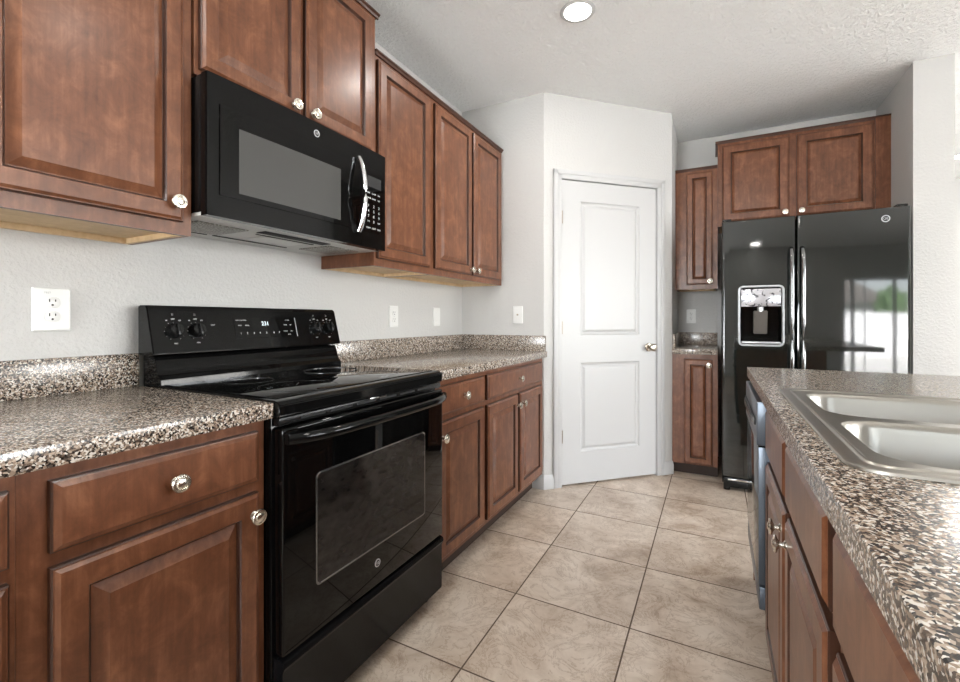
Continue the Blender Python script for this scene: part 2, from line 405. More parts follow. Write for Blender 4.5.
def door_slab(mb, x0, x1, z0, z1, panels, face, back):
    xs = sorted({x0, x1, panels[0][0], panels[0][1]}); zs = sorted({z0, z1} | {p[2] for p in panels} | {p[3] for p in panels})
    for i in range(len(xs) - 1):
        for j in range(len(zs) - 1):
            if any(abs(xs[i] - p[0]) < 1e-6 and abs(zs[j] - p[2]) < 1e-6 for p in panels): continue
            mb.add(rect(xs[i], xs[i + 1], zs[j], zs[j + 1], face), [(0, 1, 2, 3)])
    for p in panels:
        ls = [rect(p[0] + d, p[1] - d, p[2] + d, p[3] - d, face + e) for d, e in
              ((0, 0), (0.008, 0.009), (0.016, 0.0115), (0.021, 0.0115), (0.036, 0.002), (0.042, 0.0015))]
        mb.loops(ls, close0=False)
    mb.loops([rect(x0, x1, z0, z1, face), rect(x0, x1, z0, z1, back)], close0=False)
ds = MB(); door_slab(ds, D0 + 0.003, D1 - 0.003, 0.012, DZ - 0.002, [(0.274, 0.746, 1.015, 1.925), (0.274, 0.746, 0.222, 0.828)], FY, FY + 0.035)
slab = ds.build('door_panel', WHITE, door, False)
for z in (1.81, 1.07, 0.34):
    MB().lathe([(0.006, 0), (0.006, 0.085)], (D0 + 0.001, FY - 0.008, z - 0.045), (0, 0, 1), 10).box(D0 - 0.004, D0 + 0.006, FY - 0.006, FY - 0.0005, z - 0.044, z + 0.04).build('hinge', BRONZE, door)
MB().lathe([(0.0, 0), (0.031, 0), (0.031, 0.004), (0.026, 0.009), (0.012, 0.011), (0.011, 0.030), (0.022, 0.036), (0.0275, 0.047), (0.026, 0.058), (0.018, 0.066), (0.0, 0.068)],
           (0.826, FY - 0.0005, 0.925), (0, -1, 0), 24).build('door_handle', BRONZE, door)
# baseboards
def base_profile(L, t=0.013, h=0.092):
    return [(-t, 0), (-t, h * 0.72), (-t * 0.75, h * 0.80), (-t * 0.55, h * 0.92), (-t * 0.35, h), (-0.0005, h), (-0.0005, 0)]
def baseboard(name, x0, x1, loc, rz):
    o = MB().prism(base_profile(1), x0, x1, 'x').build(name, WHITE); o.location = (*loc, 0); o.rotation_euler = (0, 0, rz); return struct(o)
baseboard('baseboard_return', 0.545, 0.629, (0, 2.83), 0)
baseboard('baseboard_pantry_left', -0.005, 0.0675, DG, R(45))
baseboard('baseboard_pantry_right', 0.9505, 1.030, DG, R(45))
baseboard('baseboard_far', 2.83, 6.49, (0, 6.60), 0)
baseboard('baseboard_wing_end', 2.65, 2.827, (0, 3.49), 0)
baseboard('baseboard_rear', 0.0, 3.0, (3.40, -2.70), R(180))

# outside the sliding door
struct(MB().box(-3, 14, -13.0, -2.83, -0.16, -0.06).build('patio', PATIO, smooth=False))
fn = thing('garden_fence', 'long white vertical board fence across the garden behind the glass door', 'fence', (0, -11.0, -0.06))
fb = MB()
for i in range(82): fb.box(-2 + i * 0.19, -2 + i * 0.19 + 0.183, -0.01, 0.01, 0.03, 1.62)
fb.build('boards', FENCE, fn, False)
MB().box(-2, 13.6, -0.06, -0.012, 0.3, 0.4).box(-2, 13.6, -0.06, -0.012, 1.3, 1.4).build('rail', FENCE, fn, False)
def bush(x, y, rx, rz, label):
    b = bmesh.new(); bmesh.ops.create_icosphere(b, subdivisions=4, radius=1.0)
    for v in b.verts:
        k = 1 + 0.13 * math.sin(v.co.x * 9 + x) * math.cos(v.co.z * 8) + random.uniform(-0.06, 0.06)
        v.co = (v.co.x * rx * k, v.co.y * rx * 0.7 * k, rz + v.co.z * rz * k)
    m = MB().bm(b); o = m.build('garden_shrub', LEAF); o.location = (x, y, -0.06); tag(o, label, 'shrub', 'shrubs beyond the fence')
bush(4.6, -12.2, 0.7, 1.15, 'dense green shrub above the fence, left of the house in the fridge reflection')
bush(7.4, -12.2, 0.8, 1.35, 'tall green shrub above the fence, right of the house in the fridge reflection')
hs = thing('neighbour_house', 'grey neighbour house with brown gabled roof beyond the white fence', 'house', (6.4, -22, -0.06))
MB().box(-3, 3, -3, 3, 0, 2.4).build('wall', HOUSEW, hs, False)
MB().prism([(-3.4, 2.405), (3.4, 2.405), (0, 3.9)], -3.3, 3.3, 'y').build('roof', HOUSER, hs, False)
struct(MB().box(-30, 40, -60, -13.01, -0.3, -0.1).build('lawn', LEAF, smooth=False))

# ------------------------------------------------------------------ cabinets
def frect(x0, x1, z0, z1, d, y): return [(x0 + d, y, z0 + d), (x1 - d, y, z0 + d), (x1 - d, y, z1 - d), (x0 + d, y, z1 - d)]
def raised_door(name, x0, x1, z0, z1, parent, fw=0.050, bw=0.030, label=None):
    rings = [(0, 0.0, 1), (0, -0.012, 1), (0.0025, -0.0145, 1), (0.0045, -0.0145, 0), (0.011, -0.0200, 0), (fw, -0.0200, 0),
             (fw + 0.003, -0.0150, 1), (fw + 0.005, -0.0105, 1), (fw + 0.007, -0.0095, 1), (fw + 0.009, -0.0100, 0), (fw + bw, -0.0185, 0), (fw + bw + 0.002, -0.0195, 0), (fw + bw + 0.003, -0.0195, 0)]
    lp = [frect(x0, x1, z0, z1, d, y) for d, y, _ in rings]
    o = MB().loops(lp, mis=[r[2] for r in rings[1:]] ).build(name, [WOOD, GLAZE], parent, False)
    if label: o['label'] = label
    return o
def drawer_front(x0, x1, z0, z1, parent):
    rings = [(0, 0, 0), (0, -0.012, 1), (0.003, -0.0140, 1), (0.005, -0.0145, 0), (0.013, -0.0200, 0), (0.014, -0.0200, 0)]
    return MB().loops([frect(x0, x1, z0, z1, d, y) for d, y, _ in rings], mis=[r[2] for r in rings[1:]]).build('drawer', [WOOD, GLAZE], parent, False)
def knob(x, z, parent, y=-0.0200, s=1.0):
    pr = [(0.0, 0), (0.0095, 0), (0.0095, 0.002), (0.0055, 0.005), (0.0052, 0.013), (0.0105, 0.0165), (0.0160, 0.0185), (0.0168, 0.0215), (0.0155, 0.0240),
          (0.0125, 0.0245), (0.0118, 0.0230), (0.0105, 0.0232), (0.0085, 0.0262), (0.004, 0.0280), (0.0, 0.0282)]
    return MB().lathe([(r * 1.14, h) for r, h in pr], (x, y, z), (0, -1, 0), 24).build('knob', NICKEL, parent)
def frame(x0, x1, z0, z1, opens, mat=WOOD):
    """face frame: cells of a grid minus the openings, 19 mm thick, front at y=0"""
    xs = sorted({x0, x1} | {o_[0] for o_ in opens} | {o_[1] for o_ in opens}); zs = sorted({z0, z1} | {o_[2] for o_ in opens} | {o_[3] for o_ in opens})
    mb = MB()
    for i in range(len(xs) - 1):
        j = 0
        while j < len(zs) - 1:
            cx, cz = (xs[i] + xs[i + 1]) / 2, (zs[j] + zs[j + 1]) / 2
            if any(o_[0] < cx < o_[1] and o_[2] < cz < o_[3] for o_ in opens): j += 1; continue
            k = j
            while k + 1 < len(zs) - 1 and not any(o_[0] < cx < o_[1] and o_[2] < (zs[k + 1] + zs[k + 2]) / 2 < o_[3] for o_ in opens): k += 1
            mb.box(xs[i], xs[i + 1], 0, 0.019, zs[j], zs[k + 1]); j = k + 1
    return mb
def cabinet(name, label, group, loc, rz, W, H, depth, fronts, kind, toe=0.10, fw=0.05, bw=0.030, side=None):
    t = thing(name, label, 'cabinet', loc, rz, group)
    z0 = toe if kind == 'base' else 0.0
    opens = [(f[1] + 0.012, f[2] - 0.012, f[3] + 0.012, f[4] - 0.012) for f in fronts]
    if kind == 'base':
        MB().prism([(0.0195, z0), (depth, z0), (depth, H), (0.0195, H)], 0, W, 'x').build('carcass', WOOD, t)
        MB().prism([(0.065, 0), (0.08, 0), (0.08, z0 - 0.0005), (0.065, z0 - 0.0005)], 0, W, 'x').build('toe_board', TOE, t, False)
    else:
        c = MB().box(0.012, W - 0.012, 0.0195, depth, 0.022, H).box(0, 0.0118, 0.0195, depth, 0, H).box(W - 0.0118, W, 0.0195, depth, 0, H)
        c.build('carcass', WOOD, t, False)
        MB().box(0.0122, W - 0.0122, 0.02, depth - 0.018, 0.016, 0.0218).build('bottom_panel', RAWWOOD, t, False)['label'] = 'pale unfinished underside panel'
        MB().box(0.0122, W - 0.0122, depth - 0.0175, depth - 0.0005, 0.0, 0.0218).build('hanging_rail', RAWWOOD, t, False)['label'] = 'pale unfinished rail at the wall'
    if kind != 'base': [MB().box(a_, a_ + 0.0118, 0.0195, depth - 0.018, 0.0, 0.0155).build('bottom_cleat', RAWWOOD, t, False) for a_ in (0.0122, W - 0.024)]
    frame(0, W, z0, H, opens).build('face_frame', WOOD, t, False)
    for f in fronts:
        if f[0] == 'door': d = raised_door('door', *f[1:5], t, fw, bw)
        else: d = drawer_front(*f[1:5], t)
        for kx, kz in f[5]: knob(kx, kz, d)
    return t
def moulding(parent, W, H, depth, left=True, right=True, h=0.020, out=0.016):
    """small dark moulding round the top of a wall cabinet"""
    prof = [(0.0, 0.0), (-0.006, 0.002), (-0.009, h * 0.5), (-out, h * 0.75), (-out, h), (0.0, h)]
    mb = MB()
    x0 = -out if left else 0; x1 = W + out if right else W
    pf = [(y - 0.0005, H - 0.012 + z) for y, z in prof]
    mb.prism(pf, x0, x1, 'x')
    if left: mb.box(x0, -0.0005, -0.0004, depth, H - 0.006, H + h - 0.012)
    if right: mb.box(W + 0.0005, x1, -0.0004, depth, H - 0.006, H + h - 0.012)
    mb.box(0, W, 0, depth, H + 0.0005, H + h - 0.0125)
    mb.build('crown_moulding', CROWN, parent)

LB = 0.61   # base depth (front frame at x=.612)
XF = 0.612
GB, GW = 'base cabinets along the stove wall', 'wall cabinets along the stove wall'
# base cabinets, left run
cabinet('base_cabinet', 'brown base cabinet with drawer and raised-panel door directly left of the stove', GB, (XF, 0.300, 0), R(90), 0.4575, 0.8745, 0.607,
        [('drawer', 0.040, 0.434, 0.722, 0.846, [(0.237, 0.784)]), ('door', 0.040, 0.434, 0.125, 0.696, [(0.416, 0.645)])], 'base')
cabinet('base_cabinet', 'brown base cabinet at the left edge, mostly cut off, under the worktop end', GB, (XF, -0.160, 0), R(90), 0.4595, 0.8745, 0.607,
        [('drawer', 0.030, 0.4495, 0.722, 0.846, [(0.235, 0.784)]), ('door', 0.030, 0.4495, 0.125, 0.696, [(0.050, 0.645)])], 'base')
cabinet('base_cabinet', 'brown single-door base cabinet with one narrow drawer right beside the stove', GB, (XF, 1.5205, 0), R(90), 0.4590, 0.8745, 0.607,
        [('drawer', 0.030, 0.437, 0.722, 0.846, [(0.235, 0.784)]), ('door', 0.030, 0.437, 0.125, 0.696, [(0.052, 0.632)])], 'base')
cabinet('base_cabinet', 'brown two-door base cabinet under one wide drawer beside the pantry wall', GB, (XF, 1.980, 0), R(90), 0.8490, 0.8745, 0.607,
        [('drawer', 0.018, 0.812, 0.722, 0.846, [(0.415, 0.784)]), ('door', 0.018, 0.405, 0.125, 0.696, [(0.385, 0.635)]), ('door', 0.432, 0.812, 0.125, 0.696, [(0.462, 0.635)])], 'base')

# wall cabinets, left run
ZU, HU = 1.357, 0.930
u1 = cabinet('wall_cabinet', 'large brown wall cabinet left of the microwave above the white double outlet', GW, (0.316, 0.290, ZU), R(90), 0.4575, HU, 0.3155,
        [('door', 0.026, 0.430, 0.034, 0.905, [(0.406, 0.083)])], 'wall', fw=0.046, bw=0.028); moulding(u1, 0.4575, HU, 0.3155, True, False)
u2 = cabinet('wall_cabinet', 'short brown two-door wall cabinet directly above the microwave', GW, (0.324, 0.7505, 1.818), R(90), 0.7625, 0.620, 0.3235,
        [('door', 0.012, 0.360, 0.016, 0.590, [(0.325, 0.042)]), ('door', 0.379, 0.727, 0.016, 0.590, [(0.408, 0.042)])], 'wall', fw=0.046, bw=0.028); moulding(u2, 0.7625, 0.620, 0.3235)
u3 = cabinet('wall_cabinet', 'tall single-door brown wall cabinet immediately right of the microwave', GW, (0.316, 1.5155, ZU), R(90), 0.4480, HU, 0.3155,
        [('door', 0.014, 0.412, 0.034, 0.900, [])], 'wall', fw=0.048, bw=0.028); moulding(u3, 0.448, HU, 0.3155, False, False)
u4 = cabinet('wall_cabinet', 'tall double-door brown wall cabinet at the far end beside the pantry corner', GW, (0.316, 1.9645, ZU), R(90), 0.8650, HU, 0.3155,
        [('door', 0.014, 0.412, 0.034, 0.900, [(0.388, 0.062)]), ('door', 0.434, 0.822, 0.034, 0.900, [(0.458, 0.062)])], 'wall', fw=0.048, bw=0.028); moulding(u4, 0.865, HU, 0.3155, False, False)

# fridge wall cabinets
u5 = cabinet('wall_cabinet', 'narrow tall brown wall cabinet left of the refrigerator', 'wall cabinets around the refrigerator', (1.3505, 3.865, ZU), 0, 0.2940, HU, 0.3045,
        [('door', 0.078, 0.262, 0.034, 0.900, [(0.244, 0.058)])], 'wall', fw=0.042, bw=0.020); moulding(u5, 0.294, HU, 0.3045, False, False)
u6 = cabinet('wall_cabinet', 'wide brown two-door wall cabinet above the black refrigerator', 'wall cabinets around the refrigerator', (1.6455, 3.865, 1.826), 0, 0.9240, 0.636, 0.3045,
        [('door', 0.030, 0.450, 0.030, 0.602, [(0.424, 0.062)]), ('door', 0.493, 0.913, 0.030, 0.602, [(0.520, 0.062)])], 'wall', fw=0.056, bw=0.022)
moulding(u6, 0.924 + 0.079, 0.636, 0.3045, True, False)
MB().box(0.9245, 1.003, -0.010, 0.3045, 0.0, 0.6355).build('filler_panel', WOOD, u6, False)['label'] = 'plain dark brown filler panel'
cabinet('base_cabinet', 'narrow reddish-brown base cabinet between the pantry wall and the refrigerator', None, (1.3505, 3.560, 0), 0, 0.2940, 0.8745, 0.6095,
        [('door', 0.078, 0.262, 0.095, 0.842, [(0.240, 0.800)])], 'base', toe=0.085, fw=0.040, bw=0.020)

# island cabinets (faces look towards the stove)
GI = 'cabinets of the sink island'
XI = 1.788
sb = cabinet('base_cabinet', 'brown sink base cabinet in the island with paired doors under two false drawer fronts', GI, (XI, 1.695, 0), R(-90), 0.910, 0.8745, 0.58,
        [('drawer', 0.020, 0.438, 0.700, 0.842, []), ('drawer', 0.466, 0.884, 0.700, 0.842, []),
         ('door', 0.020, 0.438, 0.125, 0.672, [(0.405, 0.622)]), ('door', 0.466, 0.884, 0.125, 0.672, [(0.499, 0.622)])], 'base')
# sink base carcass must stay open for the bowls
for ch in list(sb.children):
    if ch.name.startswith('carcass'):
        bpy.data.objects.remove(ch)
MB().box(0, 0.016, 0.0195, 0.58, 0.10, 0.8745).box(0.894, 0.910, 0.0195, 0.58, 0.10, 0.8745).box(0.0165, 0.8935, 0.0195, 0.58, 0.10, 0.116).box(0.0165, 0.8935, 0.572, 0.58, 0.1165, 0.8745).build('carcass', WOOD, sb, False)
cabinet('base_cabinet', 'brown drawer base cabinet in the island nearest the camera', GI, (XI, 0.7845, 0), R(-90), 0.850, 0.8745, 0.58,
        [('drawer', 0.020, 0.830, 0.700, 0.842, [(0.425, 0.771)]), ('door', 0.020, 0.410, 0.125, 0.672, [(0.38, 0.622)]), ('door', 0.440, 0.830, 0.125, 0.672, [(0.47, 0.622)])], 'base')
pn = thing('island_end_panel', 'brown end panel of the island beside the dishwasher, facing the refrigerator', 'panel', (0, 0, 0))
MB().box(1.775, 2.38, 2.262, 2.282, 0.0, 0.8745).build('panel', WOOD, pn, False)
bk = thing('island_knee_wall', 'painted knee wall carrying the far side of the island worktop', 'wall', (0, 0, 0))
MB().box(2.3825, 2.50, -0.06, 2.282, 0, 0.8745).build('wall_board', WALL, bk, False)

# ------------------------------------------------------------------ worktops
CT0, CT1 = 0.875, 0.914
def slab_poly(mb, pts): return mb.prism(pts, CT0, CT1, 'z', 0.0015)
c1 = thing('worktop', 'speckled laminate worktop left of the stove under the outlet', 'worktop', (0, -0.16, 0), 0, 'speckled worktops on the stove wall')
MB().box(0.0005, 0.648, 0, 0.9185, CT0, CT1, 0.002).build('slab', LAM, c1)
MB().box(0.0005, 0.020, 0, 0.9185, CT1 + 0.0003, 1.016, 0.0015).build('backsplash', LAM, c1)
c2 = thing('worktop', 'speckled laminate worktop between the stove and the pantry wall', 'worktop', (0, 1.5195, 0), 0, 'speckled worktops on the stove wall')
MB().box(0.0005, 0.648, 0, 1.310, CT0, CT1, 0.002).build('slab', LAM, c2)
MB().box(0.0005, 0.020, 0, 1.310, CT1 + 0.0003, 1.016, 0.0015).box(0.0205, 0.640, 1.2905, 1.310, CT1 + 0.0003, 1.016, 0.0015).build('backsplash', LAM, c2)
c3 = thing('worktop', 'small speckled worktop on the narrow cabinet left of the refrigerator', 'worktop', (1.3495, 3.53, 0))
MB().box(0.0005, 0.296, 0, 0.6395, CT0, CT1, 0.002).build('slab', LAM, c3)
MB().box(0.0205, 0.296, 0.620, 0.6395, CT1 + 0.0003, 1.016, 0.0015).box(0.0005, 0.020, 0.03, 0.6395, CT1 + 0.0003, 1.016, 0.0015).build('backsplash', LAM, c3)
# island top with a sink opening
IX0, IX1, IY0, IY1 = 1.753, 2.80, -0.085, 2.300
HX0, HX1, HY0, HY1 = 1.812, 2.350, 0.800, 1.586
it = thing('worktop', 'brown speckled island worktop around the double sink', 'worktop', (0, 0, 0))
def rz_(x0, x1, y0, y1, z): return [(x0, y0, z), (x1, y0, z), (x1, y1, z), (x0, y1, z)]
e = 0.0015
it_mb = MB().loops([rz_(HX0, HX1, HY0, HY1, CT0), rz_(IX0, IX1, IY0, IY1, CT0), rz_(IX0, IX1, IY0, IY1, CT1 - e),
                    rz_(IX0 + e, IX1 - e, IY0 + e, IY1 - e, CT1), rz_(HX0, HX1, HY0, HY1, CT1), rz_(HX0, HX1, HY0, HY1, CT0)], False, False)
it_mb.build('slab', LAM, it, False)

# ------------------------------------------------------------------ sink
sk = thing('kitchen_sink', 'double bowl stainless steel drop-in sink set in the island worktop', 'sink', (0, 0, 0))
SX0, SX1, SY0, SY1 = 1.793, 2.372, 0.782, 1.604
zt = CT1 + 0.0005
rim = MB().loops([rrect(SX0 + d, SX1 - d, SY0 + d, SY1 - d, 0.045 - d * 0.6, zt + h) for d, h in
                  ((0, 0), (0.001, 0.0035), (0.004, 0.0050), (0.024, 0.0035), (0.027, 0.0062), (0.030, 0.0065), (0.034, 0.0035))], False, False)
BZ = zt + 0.0035
bowls = [(1.845, 2.285, 1.205, 1.545), (1.845, 2.285, 0.842, 1.165)]
b = bmesh.new(); es = []
for lp in [rrect(SX0 + 0.034, SX1 - 0.034, SY0 + 0.034, SY1 - 0.034, 0.045 - 0.0204, BZ)] + [rrect(x0, x1, y0, y1, 0.070, BZ) for x0, x1, y0, y1 in bowls]:
    vs = [b.verts.new(p) for p in lp]; es += [b.edges.new((vs[i], vs[(i + 1) % len(vs)])) for i in range(len(vs))]
bmesh.ops.triangle_fill(b, edges=es, use_beauty=True)
rim.bm(b); rim.build('deck', STEEL, sk)
for x0, x1, y0, y1 in bowls:
    ls = []
    for d, h, rr in ((0, 0, 0.070), (0.003, -0.0015, 0.068), (0.006, -0.006, 0.066), (0.008, -0.012, 0.064), (0.016, -0.150, 0.060), (0.024, -0.172, 0.054), (0.040, -0.184, 0.045), (0.065, -0.188, 0.030)):
        ls.append(rrect(x0 + d, x1 - d, y0 + d, y1 - d, rr, BZ + h))
    bw_ = MB().loops(ls, False, True).build('bowl', STEEL, sk)
    MB().lathe([(0.0, 0.002), (0.038, 0.002), (0.045, 0.004), (0.045, 0.0005), (0.0, 0.0005)], ((x0 + x1) / 2, (y0 + y1) / 2, BZ - 0.188), (0, 0, 1), 24).build('drain', CHROME, bw_)

# ------------------------------------------------------------------ emblem (ring with script initials)
def emblem(org, u, v, nrm, r, parent):
    O = Vector(org); n_ = Vector(nrm).normalized()
    o = MB().lathe([(0, 0.0), (r, 0.0), (r, 0.0012), (r * 0.78, 0.0016), (r * 0.76, 0.0010), (0, 0.0010)], O, n_, 28, mi=0)
    o.lathe([(r * 0.74, 0.0009), (r * 0.74, 0.0013), (0, 0.0013)], O, n_, 28, mi=1)
    o.text('GE', r * 0.95, O + n_ * 0.0018, u, v, n_, 0.0003, mi=0)
    return o.build('emblem', [SILVER, BLKPLAST], parent)

# ------------------------------------------------------------------ stove
ST = thing('electric_stove', 'black freestanding electric stove with glass cooktop between the base cabinets', 'stove', (0.63, 0.7615, 0), R(90))
W = 0.755
MB().box(0, W, -0.004, 0.605, 0.045, 0.898, 0.004).build('body', BLACK, ST)
# cooktop: frame and glass
MB().prism([(-0.030, 0.874), (-0.036, 0.880), (-0.036, 0.906), (-0.030, 0.914), (-0.015, 0.918), (0.52, 0.918), (0.52, 0.8985), (-0.0045, 0.8985), (-0.0045, 0.874)], 0.0, W, 'x', 0.002).build('cooktop_frame', BLACK, ST)
ct = MB().box(0.018, W - 0.018, 0.000, 0.500, 0.9185, 0.9205, 0.0008).build('cooktop_glass', BLKGLASS, ST)
RINGM = simple('grey_burner_print', (0.05, 0.05, 0.05), 0.2)
for bx_, by_, br in ((0.20, 0.13, 0.115), (0.20, 0.37, 0.080), (0.56, 0.13, 0.080), (0.56, 0.37, 0.105)):
    q = []
    for rr, zz in ((br, 0.9206), (br, 0.9209), (br - 0.003, 0.9209), (br - 0.003, 0.9206)):
        q.append([(bx_ + rr * math.cos(2 * PI * i / 48), by_ + rr * math.sin(2 * PI * i / 48), zz) for i in range(48)])
    MB().loops(q + [q[0]], False, False).build('burner_ring', RINGM, ct)
# front vent strip
vt = MB().box(0.004, W - 0.004, -0.030, -0.0045, 0.853, 0.8735, 0.002)
vt.build('vent_strip', BLKPLAST, ST)
sl = MB()
for k in range(6):
    x = 0.07 + k * 0.105
    sl.box(x, x + 0.085, -0.0315, -0.0302, 0.861, 0.867)
sl.build('vent_slots', DARK, ST, False)
MB().box(0.335, 0.415, -0.0335, -0.0302, 0.8685, 0.8735, 0.001).build('latch', CHROME, ST)
# oven door
dr = MB().box(0.006, W - 0.006, -0.042, -0.0045, 0.272, 0.848, 0.007, 3).build('oven_door', BLKGLASS, ST)
wf = [(-0.0422, 0.110, 0.625, 0.400, 0.708, 0), (-0.0432, 0.110, 0.625, 0.400, 0.708, 0), (-0.0432, 0.114, 0.621, 0.404, 0.704, 0), (-0.0424, 0.115, 0.620, 0.405, 0.703, 0)]
def rr_xz(x0, x1, z0, z1, r, y): return [(p[0], y, p[1]) for p in [(q[0], q[1]) for q in rrect(x0, x1, z0, z1, r, 0)]]
MB().loops([rr_xz(a, b_, c_, d_, 0.014, y) for y, a, b_, c_, d_, _ in wf]).build('window_bezel', BEZEL, dr)
MB().loops([rr_xz(0.1155, 0.6195, 0.4055, 0.7025, 0.012, -0.0433), rr_xz(0.1155, 0.6195, 0.4055, 0.7025, 0.012, -0.0438)]).build('oven_window', OVENWIN, dr)
emblem((0.360, -0.0422, 0.345), (1, 0, 0), (0, 0, 1), (0, -1, 0), 0.0125, dr)
hp = []
for k in range(17):
    t = k / 16; x = 0.012 + t * (W - 0.024); bow = 0.052 * (1 - (2 * t - 1) ** 6) * 0.72 + 0.012 + 0.010 * (1 - (2 * t - 1) ** 2)
    hp.append((x, -0.042 - bow, 0.822))
MB().tube(hp, 0.0115, 14, ry=0.0145).box(0.008, 0.034, -0.060, -0.0425, 0.808, 0.837, 0.003).box(W - 0.034, W - 0.008, -0.060, -0.0425, 0.808, 0.837, 0.003).build('handle', BLACK, dr)
# storage drawer
MB().prism([(-0.0045, 0.060), (-0.036, 0.060), (-0.038, 0.070), (-0.038, 0.232), (-0.047, 0.250), (-0.044, 0.262), (-0.034, 0.266), (-0.0045, 0.266)], 0.006, W - 0.006, 'x', 0.0015).build('storage_drawer', DRAWERBLK, ST)
for x in (0.03, W - 0.03):
    for y in (0.03, 0.56): MB().lathe([(0.014, 0), (0.016, 0.012), (0.008, 0.016), (0.008, 0.0445)], (x, y, 0), (0, 0, 1), 12).build('foot', BLKPLAST, ST)
# backguard: y here = .63 - X
bgd = MB().prism([(0.60, 0.8985), (0.50, 0.8985), (0.503, 0.935), (0.512, 0.944), (0.520, 0.952), (0.524, 0.965), (0.533, 0.995), (0.540, 1.006), (0.600, 1.011)], 0.004, W - 0.004, 'x', 0.001)
bgd.build('backguard', BLACK, ST)
PB, PT = Vector((0, 0.512, 1.014)), Vector((0, 0.550, 1.158))     # slanted fascia bottom and top
fas = MB().prism([(0.60, 1.0115), (0.522, 1.0115), (PB.y, PB.z), (PT.y, PT.z), (0.560, 1.167), (0.60, 1.167)], -0.012, W + 0.004, 'x', 0.003)
fs = fas.build('control_panel', BLACK, ST)
uv = (PT - PB).normalized(); nv = Vector((0, -uv.z, uv.y))
def onp(x, s, d=0.0): return Vector((x, 0, 0)) + PB + uv * (s * (PT - PB).length) + nv * d
for kx in (0.058, 0.128, 0.628, 0.699):
    k_ = MB().lathe([(0.0, 0), (0.0245, 0), (0.024, 0.006), (0.0215, 0.012), (0.020, 0.020), (0.017, 0.022), (0, 0.022)], onp(kx, 0.50, 0.0004), nv, 24)
    kb = k_.build('knob', BLKPLAST, ST)
    g = MB().box(-0.0045, 0.0045, -0.019, 0.019, 0.022, 0.031, 0.0015).box(-0.0008, 0.0008, 0.002, 0.0145, 0.030, 0.0304, mi=1)
    M = Matrix((Vector((1, 0, 0)), uv, nv)).transposed().to_4x4(); M.translation = onp(kx, 0.50, 0.0004)
    g.xf(M).build('grip', [BLKPLAST, MARK], kb)
X1 = Vector((1, 0, 0))
for kx in (0.058, 0.128, 0.628, 0.699):
    mk = MB()
    for a in range(-150, 151, 30):
        p = onp(kx + 0.0295 * math.sin(R(a)), 0.50 + 0.0295 * math.cos(R(a)) / (PT - PB).length, 0.0006)
        mk.text('-' if a % 60 else '.', 0.009, p, X1, uv, nv, 0.0001)
    mk.text('OFF', 0.0065, onp(kx, 0.76, 0.0006), X1, uv, nv, 0.0001)
    mk.text('HI', 0.006, onp(kx - 0.020, 0.73, 0.0006), X1, uv, nv, 0.0001); mk.text('LO', 0.006, onp(kx + 0.020, 0.73, 0.0006), X1, uv, nv, 0.0001)
    p = onp(kx, 0.87, 0.0006); mk.text(':::', 0.010, p, X1, uv, nv, 0.0001)
    mk.text('MED', 0.0055, onp(kx, 0.22, 0.0006), X1, uv, nv, 0.0001)
    mk.build('dial_markings', MARK, fs, False)
MB().text('HOT', 0.007, onp(0.185, 0.62, 0.0006), X1, uv, nv, 0.0001).build('indicator_marking', MARK, fs, False)
def onp_rect(x0, x1, s0, s1, d): return [onp(x0, s0, d), onp(x1, s0, d), onp(x1, s1, d), onp(x0, s1, d)]
dp = MB().loops([onp_rect(0.262, 0.520, 0.28, 0.80, 0.0003), onp_rect(0.262, 0.520, 0.28, 0.80, 0.0012)]).build('display', BLKGLASS, ST, False)
MB().text('231', 0.022, onp(0.388, 0.64, 0.0014), X1, uv, nv, 0.0002).build('clock_digits', DIGIT, dp, False)
for x, s_, t_, z_ in ((0.290, 0.73, 'OVEN CONTROL', 0.0055), (0.490, 0.73, 'CLOCK', 0.0055), (0.283, 0.60, 'BAKE', 0.006), (0.312, 0.60, 'BROIL', 0.006), (0.478, 0.60, 'TIMER', 0.006), (0.503, 0.60, 'SET', 0.006),
                      (0.283, 0.40, '1', 0.010), (0.308, 0.40, '2', 0.010), (0.335, 0.40, '3', 0.010), (0.360, 0.40, '4', 0.010), (0.388, 0.40, '5', 0.010), (0.420, 0.40, '6', 0.010), (0.445, 0.40, '7', 0.010), (0.475, 0.43, 'START', 0.006), (0.503, 0.43, 'OFF', 0.006), (0.490, 0.34, 'LOCK', 0.005)):
    MB().text(t_, z_, onp(x, s_, 0.0014), X1, uv, nv, 0.0001).build('display_marking', MARK, dp, False)
MB().loops([onp_rect(0.527, 0.530, 0.28, 0.80, 0.0003), onp_rect(0.527, 0.530, 0.28, 0.80, 0.0012)]).build('display_trim', SILVER, fs, False)

# ------------------------------------------------------------------ microwave
MW = thing('over_range_microwave', 'black over-the-range microwave mounted above the stove', 'microwave', (0.352, 0.7525, 1.414), R(90))
W = 0.760; H = 0.400
MB().box(0.002, W - 0.002, 0.0, 0.350, 0.012, H - 0.0005, 0.003).build('housing', BLKPLAST, MW)
def bowed(x0, x1, z0, z1, y0, bulge, t, n=14, span=(0, W)):
    """front panel with a gentle horizontal bow, thickness t behind the front"""
    def fy(x): q = 2 * (x - span[0]) / (span[1] - span[0]) - 1; return y0 - bulge * (1 - q * q)
    pts = [(x0 + (x1 - x0) * i / n, fy(x0 + (x1 - x0) * i / n)) for i in range(n + 1)]
    pts += [(x1, y0 + t), (x0, y0 + t)]
    return MB().prism(pts, z0, z1, 'z')
fyc = lambda x: -0.029 - 0.010 * (1 - (2 * x / W - 1) ** 2)
md = bowed(0.001, 0.605, 0.0, H, -0.029, 0.010, 0.0285).build('door', BLACK, MW)
